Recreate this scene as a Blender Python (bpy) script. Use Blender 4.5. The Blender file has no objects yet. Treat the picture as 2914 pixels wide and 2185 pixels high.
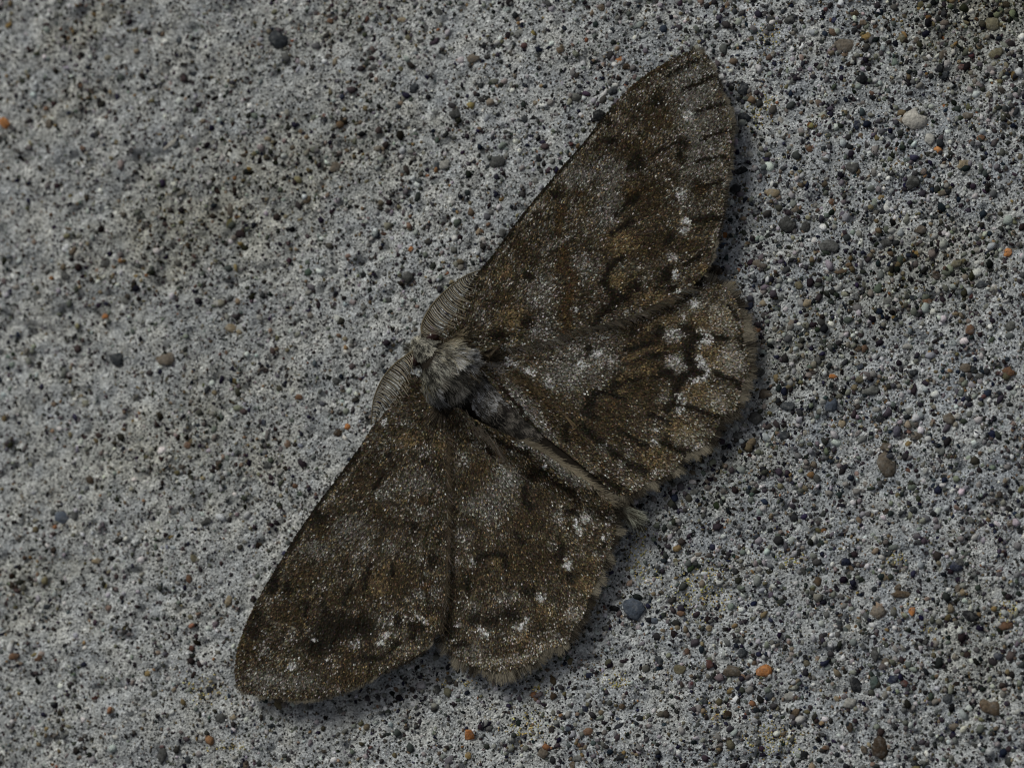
import bpy, math, random
import numpy as np
from mathutils import Matrix, Vector
from mathutils.geometry import delaunay_2d_cdt

rng = np.random.default_rng(11)
random.seed(11)
MM = 0.001
sc = bpy.context.scene

# ------------------------------------------------------------------ camera
FRAME = 65.0            # mm of concrete across the picture
DIST = 190.0            # mm from lens to concrete
TILT = math.radians(11)
away = np.array([0.90, -0.42]); away /= np.linalg.norm(away)
CAM = np.array([away[0]*math.sin(TILT), away[1]*math.sin(TILT), math.cos(TILT)]) * DIST
FWD = -CAM/np.linalg.norm(CAM)
RGT = np.cross(FWD, np.array([0., 1., 0.])); RGT /= np.linalg.norm(RGT)
UPV = np.cross(RGT, FWD)
PX = FRAME/2914.0       # mm per photograph pixel

def at(px, py, z=0.0):
    """photograph pixel + height (mm) -> point in mm"""
    px = np.asarray(px, float); py = np.asarray(py, float)
    u = (px-1457.0)*PX/DIST; v = -(py-1092.5)*PX/DIST
    d = FWD + u[..., None]*RGT + v[..., None]*UPV
    t = (np.asarray(z, float)-CAM[2])/d[..., 2]
    return CAM + d*t[..., None]

cd = bpy.data.cameras.new('camera'); cam = bpy.data.objects.new('camera', cd)
sc.collection.objects.link(cam); sc.camera = cam
M = Matrix.Identity(4)
for i in range(3):
    M[i][0] = RGT[i]; M[i][1] = UPV[i]; M[i][2] = -FWD[i]; M[i][3] = CAM[i]*MM
cam.matrix_world = M
cd.sensor_width = 36.0; cd.lens = 36.0*DIST/FRAME
cd.clip_start = 0.005; cd.clip_end = 50.0
cd.dof.use_dof = True
fp = at(1800., 1000., 1.5)
cd.dof.focus_distance = float(np.dot(fp-CAM, FWD))*MM
cd.dof.aperture_fstop = cd.lens/4.0

# ------------------------------------------------------------------ light: overcast daylight
SUN_EL = math.radians(38); SUN_AZ = math.atan2(0.80, -0.60)     # from the upper left of the slab
world = bpy.data.worlds.new('World'); sc.world = world; world.use_nodes = True
nt = world.node_tree; nt.nodes.clear()
sky = nt.nodes.new('ShaderNodeTexSky'); sky.sky_type = 'NISHITA'; sky.sun_disc = False
sky.sun_elevation = SUN_EL; sky.sun_rotation = math.pi/2-SUN_AZ
sky.air_density = 1.0; sky.dust_density = 4.0; sky.ozone_density = 1.0
bg = nt.nodes.new('ShaderNodeBackground'); bg.inputs['Strength'].default_value = 0.05
wo = nt.nodes.new('ShaderNodeOutputWorld')
hs = nt.nodes.new('ShaderNodeHueSaturation'); hs.inputs['Saturation'].default_value = 0.30      # cloud cover: nearly white sky light
nt.links.new(sky.outputs[0], hs.inputs['Color']); nt.links.new(hs.outputs[0], bg.inputs[0]); nt.links.new(bg.outputs[0], wo.inputs[0])
sl = bpy.data.lights.new('sun', 'SUN'); sl.energy = 1.5; sl.angle = math.radians(20); sl.color = (0.975, 1.0, 0.955)
so = bpy.data.objects.new('sun', sl); sc.collection.objects.link(so)
sd = Vector((math.cos(SUN_AZ)*math.cos(SUN_EL), math.sin(SUN_AZ)*math.cos(SUN_EL), math.sin(SUN_EL)))
so.rotation_euler = (-sd).to_track_quat('-Z', 'Y').to_euler(); so.location = sd*0.5
sc.cycles.filter_width = 1.15
sc.view_settings.view_transform = 'Standard'; sc.view_settings.look = 'None'
sc.view_settings.gamma = 1.0; sc.view_settings.use_curve_mapping = False
sc.view_settings.exposure = -0.1

# ------------------------------------------------------------------ helpers
ALB = 1.5               # photograph brightness -> surface reflectance
def lin(c):
    c = np.asarray(c, float)/255.0
    return np.where(c <= .04045, c/12.92, ((c+.055)/1.055)**2.4)
def alb(c): return np.clip(lin(c)*ALB, 0.0, 0.85)

def _h(ix, iy, s):
    h = (ix.astype(np.int64)*374761393 + iy.astype(np.int64)*668265263 + s*974634777) & 0xffffffff
    h = ((h ^ (h >> 13))*1274126177) & 0xffffffff
    h = (h ^ (h >> 16)) & 0xffffffff
    return h/2147483648.0-1.0
def vn(x, y, s=0):
    x = np.asarray(x, float); y = np.asarray(y, float)
    ix = np.floor(x); iy = np.floor(y); fx = x-ix; fy = y-iy
    fx = fx*fx*(3-2*fx); fy = fy*fy*(3-2*fy)
    a = _h(ix, iy, s); b = _h(ix+1, iy, s); c = _h(ix, iy+1, s); d = _h(ix+1, iy+1, s)
    return (a*(1-fx)+b*fx)*(1-fy)+(c*(1-fx)+d*fx)*fy
def fbm(x, y, o=3, s=0):
    r = 0; a = 1.0; t = 0
    for k in range(o):
        r = r+a*vn(x*2**k+17.3*k, y*2**k-9.1*k, s+k*31); t += a; a *= .55
    return r/t

def link(o, parent=None):
    sc.collection.objects.link(o)
    if parent is not None: o.parent = parent
    return o
def mesh_np(name, V, F, mat, parent=None, col=None, smooth=True):
    """V in mm (n,3); F (m,k) index array or list of arrays of different k"""
    Fs = F if isinstance(F, list) else [F]
    me = bpy.data.meshes.new(name)
    V = np.asarray(V, float)*MM
    me.vertices.add(len(V)); me.vertices.foreach_set('co', V.astype(np.float32).ravel())
    idx = np.concatenate([f.ravel() for f in Fs]).astype(np.int32)
    tot = np.concatenate([np.full(len(f), f.shape[1]) for f in Fs]).astype(np.int32)
    st = np.concatenate([[0], np.cumsum(tot)[:-1]]).astype(np.int32)
    me.loops.add(len(idx)); me.loops.foreach_set('vertex_index', idx)
    me.polygons.add(len(tot)); me.polygons.foreach_set('loop_start', st); me.polygons.foreach_set('loop_total', tot)
    if smooth: me.polygons.foreach_set('use_smooth', np.ones(len(tot), bool))
    me.update(calc_edges=True); me.validate()
    if col is not None:
        a = me.color_attributes.new('Col', 'FLOAT_COLOR', 'POINT')
        c4 = np.ones((len(V), 4), np.float32); c4[:, :3] = col
        a.data.foreach_set('color', c4.ravel())
    me.materials.append(mat)
    return link(bpy.data.objects.new(name, me), parent)

def mat_attr(name, rough=0.8, spec=0.3, bump=None, noise=None, objcol=False, dust=False, speck=False):
    m = bpy.data.materials.new(name); m.use_nodes = True; n = m.node_tree.nodes; l = m.node_tree.links
    b = n['Principled BSDF']; b.inputs['Roughness'].default_value = rough
    b.inputs['Specular IOR Level'].default_value = spec
    if objcol:
        a = n.new('ShaderNodeObjectInfo'); src = a.outputs['Color']
    else:
        a = n.new('ShaderNodeAttribute'); a.attribute_name = 'Col'; src = a.outputs['Color']
    tc = n.new('ShaderNodeNewGeometry')
    if noise:
        nz = n.new('ShaderNodeTexNoise'); nz.inputs['Scale'].default_value = noise[0]; nz.inputs['Detail'].default_value = 4
        l.new(tc.outputs['Position'], nz.inputs['Vector'])
        mr = n.new('ShaderNodeMapRange'); mr.inputs[1].default_value = .3; mr.inputs[2].default_value = .7
        mr.inputs[3].default_value = 1-noise[1]; mr.inputs[4].default_value = 1+noise[1]
        l.new(nz.outputs[0], mr.inputs[0])
        vm = n.new('ShaderNodeVectorMath'); vm.operation = 'SCALE'
        l.new(src, vm.inputs[0]); l.new(mr.outputs[0], vm.inputs['Scale']); src = vm.outputs[0]
    if dust:                 # cement film left on the stones
        n2_ = n.new('ShaderNodeTexNoise'); n2_.inputs['Scale'].default_value = 2600; n2_.inputs['Detail'].default_value = 6; n2_.inputs['Roughness'].default_value = .7
        l.new(tc.outputs['Position'], n2_.inputs['Vector'])
        m2 = n.new('ShaderNodeMapRange'); m2.inputs[1].default_value = .5; m2.inputs[2].default_value = .75; m2.inputs[4].default_value = .55
        l.new(n2_.outputs[0], m2.inputs[0])
        mx = n.new('ShaderNodeMix'); mx.data_type = 'RGBA'; l.new(m2.outputs[0], mx.inputs[0]); l.new(src, mx.inputs[6])
        mx.inputs[7].default_value = (.30, .30, .29, 1); src = mx.outputs[2]
    if speck:                # beyond the built sand the grains are only colour
        sx = n.new('ShaderNodeSeparateXYZ'); l.new(tc.outputs['Position'], sx.inputs[0])
        def mth(op, a_, b_=None):
            q_ = n.new('ShaderNodeMath'); q_.operation = op
            for i_, v_ in enumerate((a_, b_)):
                if v_ is None: continue
                if isinstance(v_, (int, float)): q_.inputs[i_].default_value = v_
                else: l.new(v_, q_.inputs[i_])
            return q_.outputs[0]
        far = mth('MAXIMUM', mth('DIVIDE', mth('ABSOLUTE', sx.outputs[0]), .0365), mth('DIVIDE', mth('ABSOLUTE', sx.outputs[1]), .0283))
        far = mth('GREATER_THAN', far, 1.0)
        for scl, thr in ((2900, .36), (4600, .40)):
            vo_ = n.new('ShaderNodeTexVoronoi'); vo_.inputs['Scale'].default_value = scl; l.new(tc.outputs['Position'], vo_.inputs['Vector'])
            dot = mth('MULTIPLY', mth('LESS_THAN', vo_.outputs['Distance'], thr), far)
            hv = n.new('ShaderNodeSeparateColor'); l.new(vo_.outputs['Color'], hv.inputs[0])
            cr = n.new('ShaderNodeValToRGB'); cr.color_ramp.interpolation = 'CONSTANT'
            for i_, (p_, c_) in enumerate(((0, .02), (.4, .06), (.62, .16), (.8, .32))):
                e_ = cr.color_ramp.elements[i_] if i_ < 2 else cr.color_ramp.elements.new(p_)
                e_.position = p_; e_.color = (c_*1.02, c_, c_*.97, 1)
            l.new(hv.outputs[0], cr.inputs[0])
            mx = n.new('ShaderNodeMix'); mx.data_type = 'RGBA'; l.new(dot, mx.inputs[0]); l.new(src, mx.inputs[6]); l.new(cr.outputs[0], mx.inputs[7]); src = mx.outputs[2]
    l.new(src, b.inputs['Base Color'])
    if bump:
        nb = n.new('ShaderNodeTexNoise'); nb.inputs['Scale'].default_value = bump[0]; nb.inputs['Detail'].default_value = 5
        l.new(tc.outputs['Position'], nb.inputs['Vector'])
        bp = n.new('ShaderNodeBump'); bp.inputs['Strength'].default_value = bump[2]; bp.inputs['Distance'].default_value = bump[1]
        l.new(nb.outputs[0], bp.inputs['Height']); l.new(bp.outputs[0], b.inputs['Normal'])
    return m

MAT = dict(
    cement=mat_attr('cement', .95, .10, bump=(7500, .00016, 1.0), noise=(7000, .55), speck=True),
    sand=mat_attr('sand_grain', .8, .12, bump=(12000, .00005, .6), noise=(9000, .2)),
    stone=mat_attr('pebble', .75, .15, bump=(6000, .00009, .7), noise=(5000, .38), objcol=True, dust=True),
    lichen=mat_attr('lichen', .95, .1),
    scale=mat_attr('wing_scale', .55, .08),
    membrane=mat_attr('wing_membrane', .8, .05, noise=(4000, .3)),
    hair=mat_attr('fur', .6, .08),
    body=mat_attr('body_skin', .8, .05, noise=(4000, .3)),
    eye=mat_attr('eye', .18, .6),
    barb=mat_attr('antenna_barb', .6, .1),
)

# ------------------------------------------------------------------ concrete slab
def height(x, y):
    h = 0.20*fbm(x/7., y/7., 2, 3)+0.17*fbm(x/1.6, y/1.6, 2, 5)+0.09*fbm(x/.5, y/.5, 2, 7)
    pit = np.clip(fbm(x/.62+40, y/.62, 2, 9)-.38, 0, 1)
    pit2 = np.clip(fbm(x/1.9+11, y/1.9, 2, 13)-.46, 0, 1)
    return h-0.75*pit-.8*pit2

# dirty / algae / browner zones of the slab  (px, py, rx, ry, darkness)
ZONES = [(560, 640, 300, 160, .5), (900, 470, 330, 150, .35), (430, 1250, 260, 130, .35), (2840, 40, 260, 170, .75),
         (2640, 760, 260, 120, .55), (2300, 1010, 150, 120, .4), (2780, 1830, 130, 190, .4), (2080, 1330, 140, 110, .3), (230, 60, 160, 40, .4),
         (170, 300, 220, 60, .2), (700, 1330, 160, 60, .3), (2480, 120, 160, 90, .25), (950, 60, 300, 70, .25), (120, 1640, 160, 90, .3)]
def zone(px, py):
    r = np.zeros_like(px)
    wx = px+70*fbm(px/120, py/120, 2, 71); wy = py+70*fbm(px/120+9, py/120, 2, 72)
    for a, b, rx, ry, s in ZONES:
        ang = .45; dx = (wx-a)*math.cos(ang)-(wy-b)*math.sin(ang); dy = (wx-a)*math.sin(ang)+(wy-b)*math.cos(ang)
        r = np.maximum(r, s*np.exp(-((dx/rx)**2+(dy/ry)**2)**1.3))
    return r
def topx(P):
    """mm point -> photograph pixel (used to look colours up, slab plane)"""
    d = P-CAM; w = d@FWD
    return 1457+(d@RGT)/w*DIST/PX, 1092.5-(d@UPV)/w*DIST/PX

def axis(lo, hi, step, far):
    a = np.arange(lo, hi+step/2, step); g = []; s = step; v = hi
    while v < far:
        s *= 1.35; v += s; g.append(v)
    g = np.array(g)
    return np.concatenate([lo-(g[::-1]-hi), a, g])
ax = axis(-38, 38, .18, 130); ay = axis(-30, 30, .18, 110)
GX, GY = np.meshgrid(ax, ay); nx, ny = len(ax), len(ay)
WIN = np.clip((40-np.abs(GX))/3, 0, 1)*np.clip((32-np.abs(GY))/3, 0, 1)     # the fine relief fades where the mesh gets coarse
GZ = height(GX, GY)*WIN
V = np.stack([GX.ravel(), GY.ravel(), GZ.ravel()], 1)
ii = np.arange(nx*ny).reshape(ny, nx)
F = np.stack([ii[:-1, :-1].ravel(), ii[:-1, 1:].ravel(), ii[1:, 1:].ravel(), ii[1:, :-1].ravel()], 1)
loop = np.concatenate([ii[0, :-1], ii[:-1, -1], ii[-1, :0:-1], ii[:0:-1, 0]])
low = V[loop].copy(); low[:, 2] = -35
nb = len(V); V2 = np.concatenate([V, low]); li = nb+np.arange(len(loop)); ln = np.roll(np.arange(len(loop)), -1)
SIDE = np.stack([loop, li, li[ln], loop[ln]], 1)
px_, py_ = topx(V2)
zn = zone(px_, py_)
n1 = fbm(V2[:, 0]/.33, V2[:, 1]/.33, 2, 21); n2 = fbm(V2[:, 0]/1.3, V2[:, 1]/1.3, 3, 23); n3 = fbm(V2[:, 0]/9, V2[:, 1]/9, 2, 25)
WV = np.concatenate([WIN.ravel(), np.zeros(len(loop))]); n1 = n1*WV; n2 = n2*(.3+.7*WV); n3 = n3*(.4+.6*WV)
br = 158+34*n1+14*n2+9*n3-26*zn-7*np.clip((px_-900)/1300, 0, 1)
warm = (n2*5+4*zn*2)
# left part of the slab is a warmer grey, right part cooler
coolR = np.clip((px_-900)/1500, 0, 1)
cc = np.stack([br+warm*.5-1.5*coolR, br+1, br-1-warm*1.0-4*zn+3*coolR], 1)
slab = mesh_np('concrete_slab', V2, [F, SIDE, li[::-1][None, :]], MAT['cement'], col=alb(np.clip(cc, 20, 230)))
slab['kind'] = 'structure'; slab['label'] = 'pale grey weathered concrete slab with exposed sand and small stones'
slab['category'] = 'concrete'

# ---- sand
PAL = np.array([[34, 34, 33], [52, 51, 48], [30, 33, 44], [84, 84, 82], [112, 110, 105], [142, 142, 142], [172, 172, 170], [92, 82, 66],
                [112, 102, 86], [118, 100, 70], [116, 84, 60], [80, 60, 53], [196, 194, 188]], float)
PW = np.array([.19, .18, .06, .17, .14, .10, .06, .055, .035, .010, .005, .004, .012])
ico_v = []
ph = (1+5**.5)/2
for a, b in ((1, ph), (1, -ph), (-1, ph), (-1, -ph)):
    ico_v += [(0, a, b), (a, b, 0), (b, 0, a)]
ico_v = np.array(ico_v, float); ico_v /= np.linalg.norm(ico_v[0])
def hull(v):
    f = []
    for i in range(12):
        for j in range(i+1, 12):
            for k in range(j+1, 12):
                n = np.cross(v[j]-v[i], v[k]-v[i]); d = (v-v[i])@n
                if (d <= 1e-6).all(): f.append((i, j, k))
                elif (d >= -1e-6).all(): f.append((i, k, j))
    return np.array(f)
ico_f = hull(ico_v)

def rotmats(n):
    q = rng.normal(size=(n, 4)); q /= np.linalg.norm(q, axis=1)[:, None]
    w, x, y, z = q.T
    return np.stack([1-2*(y*y+z*z), 2*(x*y-z*w), 2*(x*z+y*w), 2*(x*y+z*w), 1-2*(x*x+z*z), 2*(y*z-x*w),
                     2*(x*z-y*w), 2*(y*z+x*w), 1-2*(x*x+y*y)], 1).reshape(n, 3, 3)
def grains(xy, r, col, sink, flat=(.55, .9)):
    n = len(xy)
    S = np.stack([rng.uniform(.8, 1.25, n), rng.uniform(.65, 1.0, n), rng.uniform(*flat, n)], 1)*r[:, None]
    J = ico_v[None]*(1+.21*rng.normal(size=(n, 12, 1)))
    P = J*S[:, None, :]
    P = np.einsum('nij,nkj->nki', rotmats(n), P)
    P[:, :, 2] *= .62
    z = height(xy[:, 0], xy[:, 1])-r*sink
    P += np.concatenate([xy, z[:, None]], 1)[:, None, :]
    f = (ico_f[None]+12*np.arange(n)[:, None, None]).reshape(-1, 3)
    c = np.repeat(col, 12, 0)*(1+.10*rng.normal(size=(n*12, 1)))
    return P.reshape(-1, 3), f, np.clip(c, 0.003, .85)

UNDER = np.array([(1350, 850), (1700, 420), (1960, 240), (2030, 400), (1980, 780), (2060, 1000), (1980, 1180), (1740, 1330), (1630, 1600), (1450, 1830), (1300, 1780),
                  (1150, 1800), (760, 1900), (760, 1750), (1070, 1300), (1220, 1100)], float)    # nothing of the grains below the moth's middle shows
def under(x, y):
    r_ = np.zeros(len(x), bool); j_ = len(UNDER)-1
    for i_ in range(len(UNDER)):
        xi, yi = UNDER[i_]; xj, yj = UNDER[j_]
        r_ ^= ((yi > y) != (yj > y)) & (x < (xj-xi)*(y-yi)/((yj-yi) or 1e-9)+xi); j_ = i_
    return r_
N = 84000
xy = np.stack([rng.uniform(-37.5, 37.5, N), rng.uniform(-29, 29, N)], 1)
gx, gy = topx(np.concatenate([xy, np.zeros((N, 1))], 1)); gz = zone(gx, gy)
clump = fbm(xy[:, 0]/2.2, xy[:, 1]/2.2, 3, 31)
keep = (rng.random(N) < np.clip(.56+.5*clump+.5*gz+.24*np.clip((gx-900)/1300, 0, 1), .12, 1)) & ~under(gx, gy)
xy, gx, gy, gz, clump = xy[keep], gx[keep], gy[keep], gz[keep], clump[keep]; N = len(xy)
rt = np.clip((gx-500)/2000, 0, 1)
r = PX*(2.6+2.0*rng.gamma(1.7, 1.0, N))*(.92+.22*rt+.2*gz); r = np.clip(r, .05, .34)
ci = rng.choice(len(PAL), N, p=PW/PW.sum())
cs = PAL[ci]+rng.normal(size=(N, 1))*9+rng.normal(size=(N, 3))*3
cs = cs-26*gz[:, None]*np.array([.8, .85, 1.2])
cs[:, 2] += np.where((cs.mean(1) < 62), 7*rt*rng.random(N), 0)       # dark grains turn navy on the right
cs[:, 0] += np.where((cs.mean(1) < 70), 3*(1-rt), 0)
GV, GF, GC = grains(xy, r, alb(np.clip(cs, 8, 235)), rng.uniform(-.15, .45, N))
sand = mesh_np('sand', GV, GF, MAT['sand'], slab, col=GC); sand['kind'] = 'stuff'

# ---- the finest sand: tiny eight-sided grains
oct_v = np.array([(1, 0, 0), (-1, 0, 0), (0, 1, 0), (0, -1, 0), (0, 0, 1), (0, 0, -1)], float)
oct_f = np.array([(0, 2, 4), (2, 1, 4), (1, 3, 4), (3, 0, 4), (2, 0, 5), (1, 2, 5), (3, 1, 5), (0, 3, 5)])
N = 116000
xy = np.stack([rng.uniform(-36, 36, N), rng.uniform(-28, 28, N)], 1)
gx, gy = topx(np.concatenate([xy, np.zeros((N, 1))], 1)); ku = ~under(gx, gy); xy, gx, gy = xy[ku], gx[ku], gy[ku]; N = len(xy); gz = zone(gx, gy)
r = PX*rng.uniform(1.7, 3.9, N)
P6 = np.array([[30, 30, 29], [58, 56, 52], [92, 90, 86], [128, 127, 123], [168, 168, 166], [198, 198, 196], [104, 92, 72], [28, 31, 42]], float)
cs = P6[rng.choice(8, N, p=[.21, .17, .16, .14, .16, .08, .05, .03])]+rng.normal(size=(N, 1))*8-20*gz[:, None]
P = np.einsum('nij,nkj->nki', rotmats(N), oct_v[None]*(1+.2*rng.normal(size=(N, 6, 1)))*(r[:, None, None]*rng.uniform(.7, 1.2, (N, 1, 3))))
P += np.concatenate([xy, (height(xy[:, 0], xy[:, 1])-r*rng.uniform(-.25, .35, N))[:, None]], 1)[:, None, :]
fine = mesh_np('fine_sand', P.reshape(-1, 3), (oct_f[None]+6*np.arange(N)[:, None, None]).reshape(-1, 3), MAT['sand'], slab, col=np.repeat(alb(np.clip(cs, 8, 235)), 6, 0), smooth=False)
fine['kind'] = 'stuff'

# ---- yellow lichen specks
LX = [(1822, 1515, 26, 22), (1822, 1562, 34, 26), (1800, 1600, 24, 18), (2452, 350, 26, 14), (2180, 300, 40, 26), (2150, 330, 30, 30), (2190, 100, 40, 40),
      (1500, 2070, 70, 40), (2640, 1790, 26, 12), (2030, 2030, 30, 30), (1760, 1935, 40, 30), (1540, 1960, 30, 20), (2860, 1740, 40, 40), (2020, 1620, 50, 30),
      (1270, 1945, 24, 14), (1330, 1940, 30, 12), (580, 1960, 60, 40), (2540, 1590, 40, 20), (1840, 1640, 40, 30), (2250, 1590, 40, 24), (655, 2120, 50, 20),
      (1990, 1690, 90, 60), (2200, 2100, 80, 60)]
lp = []
for a, b, rx, ry in LX:
    k = int(rx*ry/26)+6
    lp.append(np.stack([rng.normal(a, rx*.55, k), rng.normal(b, ry*.55, k)], 1))
lp = np.concatenate(lp); LP = at(lp[:, 0], lp[:, 1])
lr = PX*rng.uniform(1.4, 3.6, len(lp))
lc = np.array([152, 138, 86])+rng.normal(size=(len(lp), 1))*16+rng.normal(size=(len(lp), 3))*5
LV, LF_, LC = grains(LP[:, :2], lr, alb(np.clip(lc, 10, 220)), rng.uniform(-.6, .1, len(lp)))
lich = mesh_np('lichen', LV, LF_, MAT['lichen'], slab, col=LC); lich['kind'] = 'stuff'

# ---- single stones set in the concrete; one black dome stands in for a hole's shade
def dome_mesh(seed):
    g = np.random.default_rng(seed); k = 9; rings = [(.42, .86), (.82, .45), (1.0, -.05)]
    ph0 = g.uniform(0, 6.28, 4); am = g.uniform(.03, .13, 4)
    v = [(g.normal(0, .08), g.normal(0, .08), 1.0)]
    for rr, z in rings:
        for i in range(k):
            t = 2*math.pi*i/k+g.normal(0, .07)
            w = 1+sum(am[q]*math.cos((q+1.5 if q else 2)*t+ph0[q]) for q in range(4))+g.normal(0, .06)
            v.append((rr*w*math.cos(t), rr*w*math.sin(t), z*(1+g.normal(0, .10))))
    base = [(x*.8, y*.8, -.7) for x, y, z in v[-k:]]
    f = [(0, 1+i, 1+(i+1) % k) for i in range(k)]
    q = []
    for rI in range(2):
        a = 1+rI*k; b = a+k
        q += [(a+i, b+i, b+(i+1) % k, a+(i+1) % k) for i in range(k)]
    a = 1+2*k; b = a+k
    q += [(a+i, b+i, b+(i+1) % k, a+(i+1) % k) for i in range(k)]
    v += base
    me = bpy.data.meshes.new('stone'); me.from_pydata([tuple(np.array(p)*MM) for p in v], [], f+q)
    me.polygons.foreach_set('use_smooth', [True]*len(me.polygons)); me.materials.append(MAT['stone']); me.update()
    return me
DOMES = [dome_mesh(100+i) for i in range(12)]
K = dict(slate=(44, 47, 50), black=(26, 27, 29), navy=(30, 34, 48), dgrey=(60, 60, 58), grey=(92, 92, 88), lgrey=(134, 132, 126), beige=(150, 146, 138),
         brown=(78, 66, 52), dbrown=(52, 42, 32), olive=(88, 83, 66), tan=(120, 108, 88), orange=(146, 98, 58), rust=(90, 68, 52), red=(70, 46, 42),
         cream=(168, 158, 130), ochre=(116, 97, 62), gbrown=(86, 78, 68), bslate=(58, 64, 73), green=(38, 48, 44), white=(196, 198, 200))
ST = """190 707 14 10 white 30;488 408 30 9 beige 38;1480 90 22 16 grey 20;2420 2000 20 16 lgrey 0;2520 1270 16 12 gbrown 0;792 112 30 26 slate 10;1179 253 15 14 slate 0;1344 168 24 12 gbrown 15;1416 463 24 19 dgrey 0;1297 325 18 16 dgrey 0;1065 192 12 10 dgrey 0
953 477 15 17 gbrown 0;874 568 14 12 brown 0;1264 467 18 16 lgrey 0;13 351 20 13 orange -35;22 70 12 9 ochre 20;331 1021 22 20 slate 0;658 934 20 13 tan 0;535 1267 12 10 rust 0
477 1021 26 20 gbrown 20;178 1473 22 20 bslate 0;2602 344 38 29 beige 15;2834 152 26 15 olive 12;2823 69 25 20 olive 0;2465 105 14 13 ochre 0
2454 65 12 10 brown 0;2400 130 35 24 gbrown 0;2425 477 20 17 dgrey 0;2598 521 22 20 dgrey 0;2197 550 24 14 tan -10;2743 470 20 15 tan 0;2367 575 10 10 rust 0
2508 560 11 9 ochre 0;2454 228 16 14 black 0;2790 394 14 11 rust 0;2736 192 13 11 red 0;2646 398 16 16 lgrey 0;2696 546 13 12 black 0;2251 58 18 13 dgrey 0
2566 108 15 14 olive 0;2432 40 12 10 brown 0;2302 423 14 9 rust -30;2508 1195 16 14 black 0;2364 1156 18 22 bslate -20;2241 1156 25 13 slate 0
2508 1018 18 11 cream 0;2761 939 14 17 rust 0;2638 859 13 18 rust 20;2870 1058 20 14 rust 0;2371 1072 12 8 orange 0;2154 935 13 11 orange 0;2298 863 14 12 tan 0
2722 751 18 12 olive 0;2667 783 16 11 dbrown 0;2396 1206 12 12 tan 0;2610 1239 18 14 gbrown 0;2798 808 25 12 slate 0;2548 742 15 14 black 0
2877 928 18 16 grey 0;2447 1080 14 12 olive 0;2479 1112 25 15 grey 0;2440 993 12 9 brown 0;2866 718 16 14 orange 20;2747 1047 20 14 gbrown 0;2600 1060 20 9 slate 0
2584 986 16 9 lgrey 0;2393 772 20 9 brown -5;2273 812 14 12 olive 0;2154 751 25 11 gbrown -10;2523 1324 27 36 gbrown 20;2175 1909 25 20 orange 0
2505 2127 24 38 dbrown 15;2436 1950 17 26 black 25;2487 1939 14 21 green 10;2566 1690 31 12 brown -8;2819 2012 32 24 brown -35;2490 1856 13 24 dgrey 0
2519 1882 13 12 gbrown 0;2573 1943 14 10 red -20;2541 1932 18 13 navy 0;2863 1780 22 13 rust 0;2595 1737 10 16 orange 0;2497 1740 24 19 gbrown 0
2765 1755 28 17 black -30;2515 1639 12 12 tan 0;2407 1599 14 13 navy 0;2841 1867 14 12 navy 0;2696 1986 13 18 slate 0;2418 2066 11 17 dbrown 0;2251 1976 30 20 lgrey 0
2385 1777 12 16 slate 0;2262 2026 17 12 brown 0;2288 2149 15 15 black 0;2349 2127 12 9 rust 0;2718 2066 18 14 gbrown 0;2327 1654 12 14 brown 0;1802 1730 38 29 bslate -35
1932 1903 22 16 olive 0;2084 1910 25 18 gbrown 0;1878 1885 11 26 slate 15;1676 2080 18 11 rust 10;1336 2091 13 18 orange 10;1332 2149 11 11 ochre 0;2019 1889 10 15 red 20
1679 1921 13 9 navy 0;1621 2070 13 11 bslate 0;1545 2142 17 14 gbrown 0;1936 1744 13 9 rust 15;1766 2153 12 11 black 0;1647 2156 18 11 grey 0;2099 1824 15 7 black 0
1820 2044 11 11 black 0;1524 1979 9 14 rust 0;1860 1766 14 9 bslate 0;1770 2008 9 10 brown 0;2016 1787 11 10 tan 0;2070 2033 14 13 dbrown 0;459 2146 15 24 dgrey 0
629 2044 16 13 dgrey 10;275 1596 13 9 tan 0;539 1646 8 14 rust 0;651 1708 11 16 tan 0;40 1867 15 10 rust 15;112 1874 12 9 rust 20;271 1986 9 8 red 0;687 2174 13 10 navy 0
665 2041 10 8 tan 0;962 1231 14 12 dbrown 0;989 1215 9 9 orange 0;842 1383 9 8 rust 0;1639 278 14 13 grey 0;1745 259 14 14 slate 0;1765 172 13 11 orange -30
1596 143 11 13 brown 0;1784 192 12 10 dbrown 0;1533 452 10 9 black 0;1523 515 10 9 grey 0;2117 254 16 20 slate 0;2117 336 18 17 slate 0;2107 486 20 12 black 0
2092 539 16 18 black 0;1704 330 21 16 black 25;2036 768 20 18 dbrown 0;2600 1450 14 11 slate 0;2280 1400 13 11 slate 0;2330 1480 16 9 dgrey 0;2730 1600 15 12 dgrey 0
2190 1980 16 13 slate 0;520 225 10 8 brown 0;230 245 8 8 rust 0;250 280 9 7 brown 0;130 310 9 8 rust 0;940 60 11 8 rust 0;1145 58 14 9 tan -10;1160 790 18 17 dgrey 0
1310 860 12 12 brown 0;850 1130 11 9 rust 0;300 900 10 8 orange 0;1170 710 8 9 orange 0;2020 250 8 9 orange 0;2240 640 26 22 dgrey 20;2360 700 30 20 dgrey -20
2520 690 24 16 dgrey 0;2620 655 18 14 gbrown 0;2160 1060 18 14 dgrey 0;2180 1120 20 16 gbrown 10;2150 1190 22 17 dgrey 0;2100 1240 18 15 dgrey 0;2230 1240 20 15 slate 0"""
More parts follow.
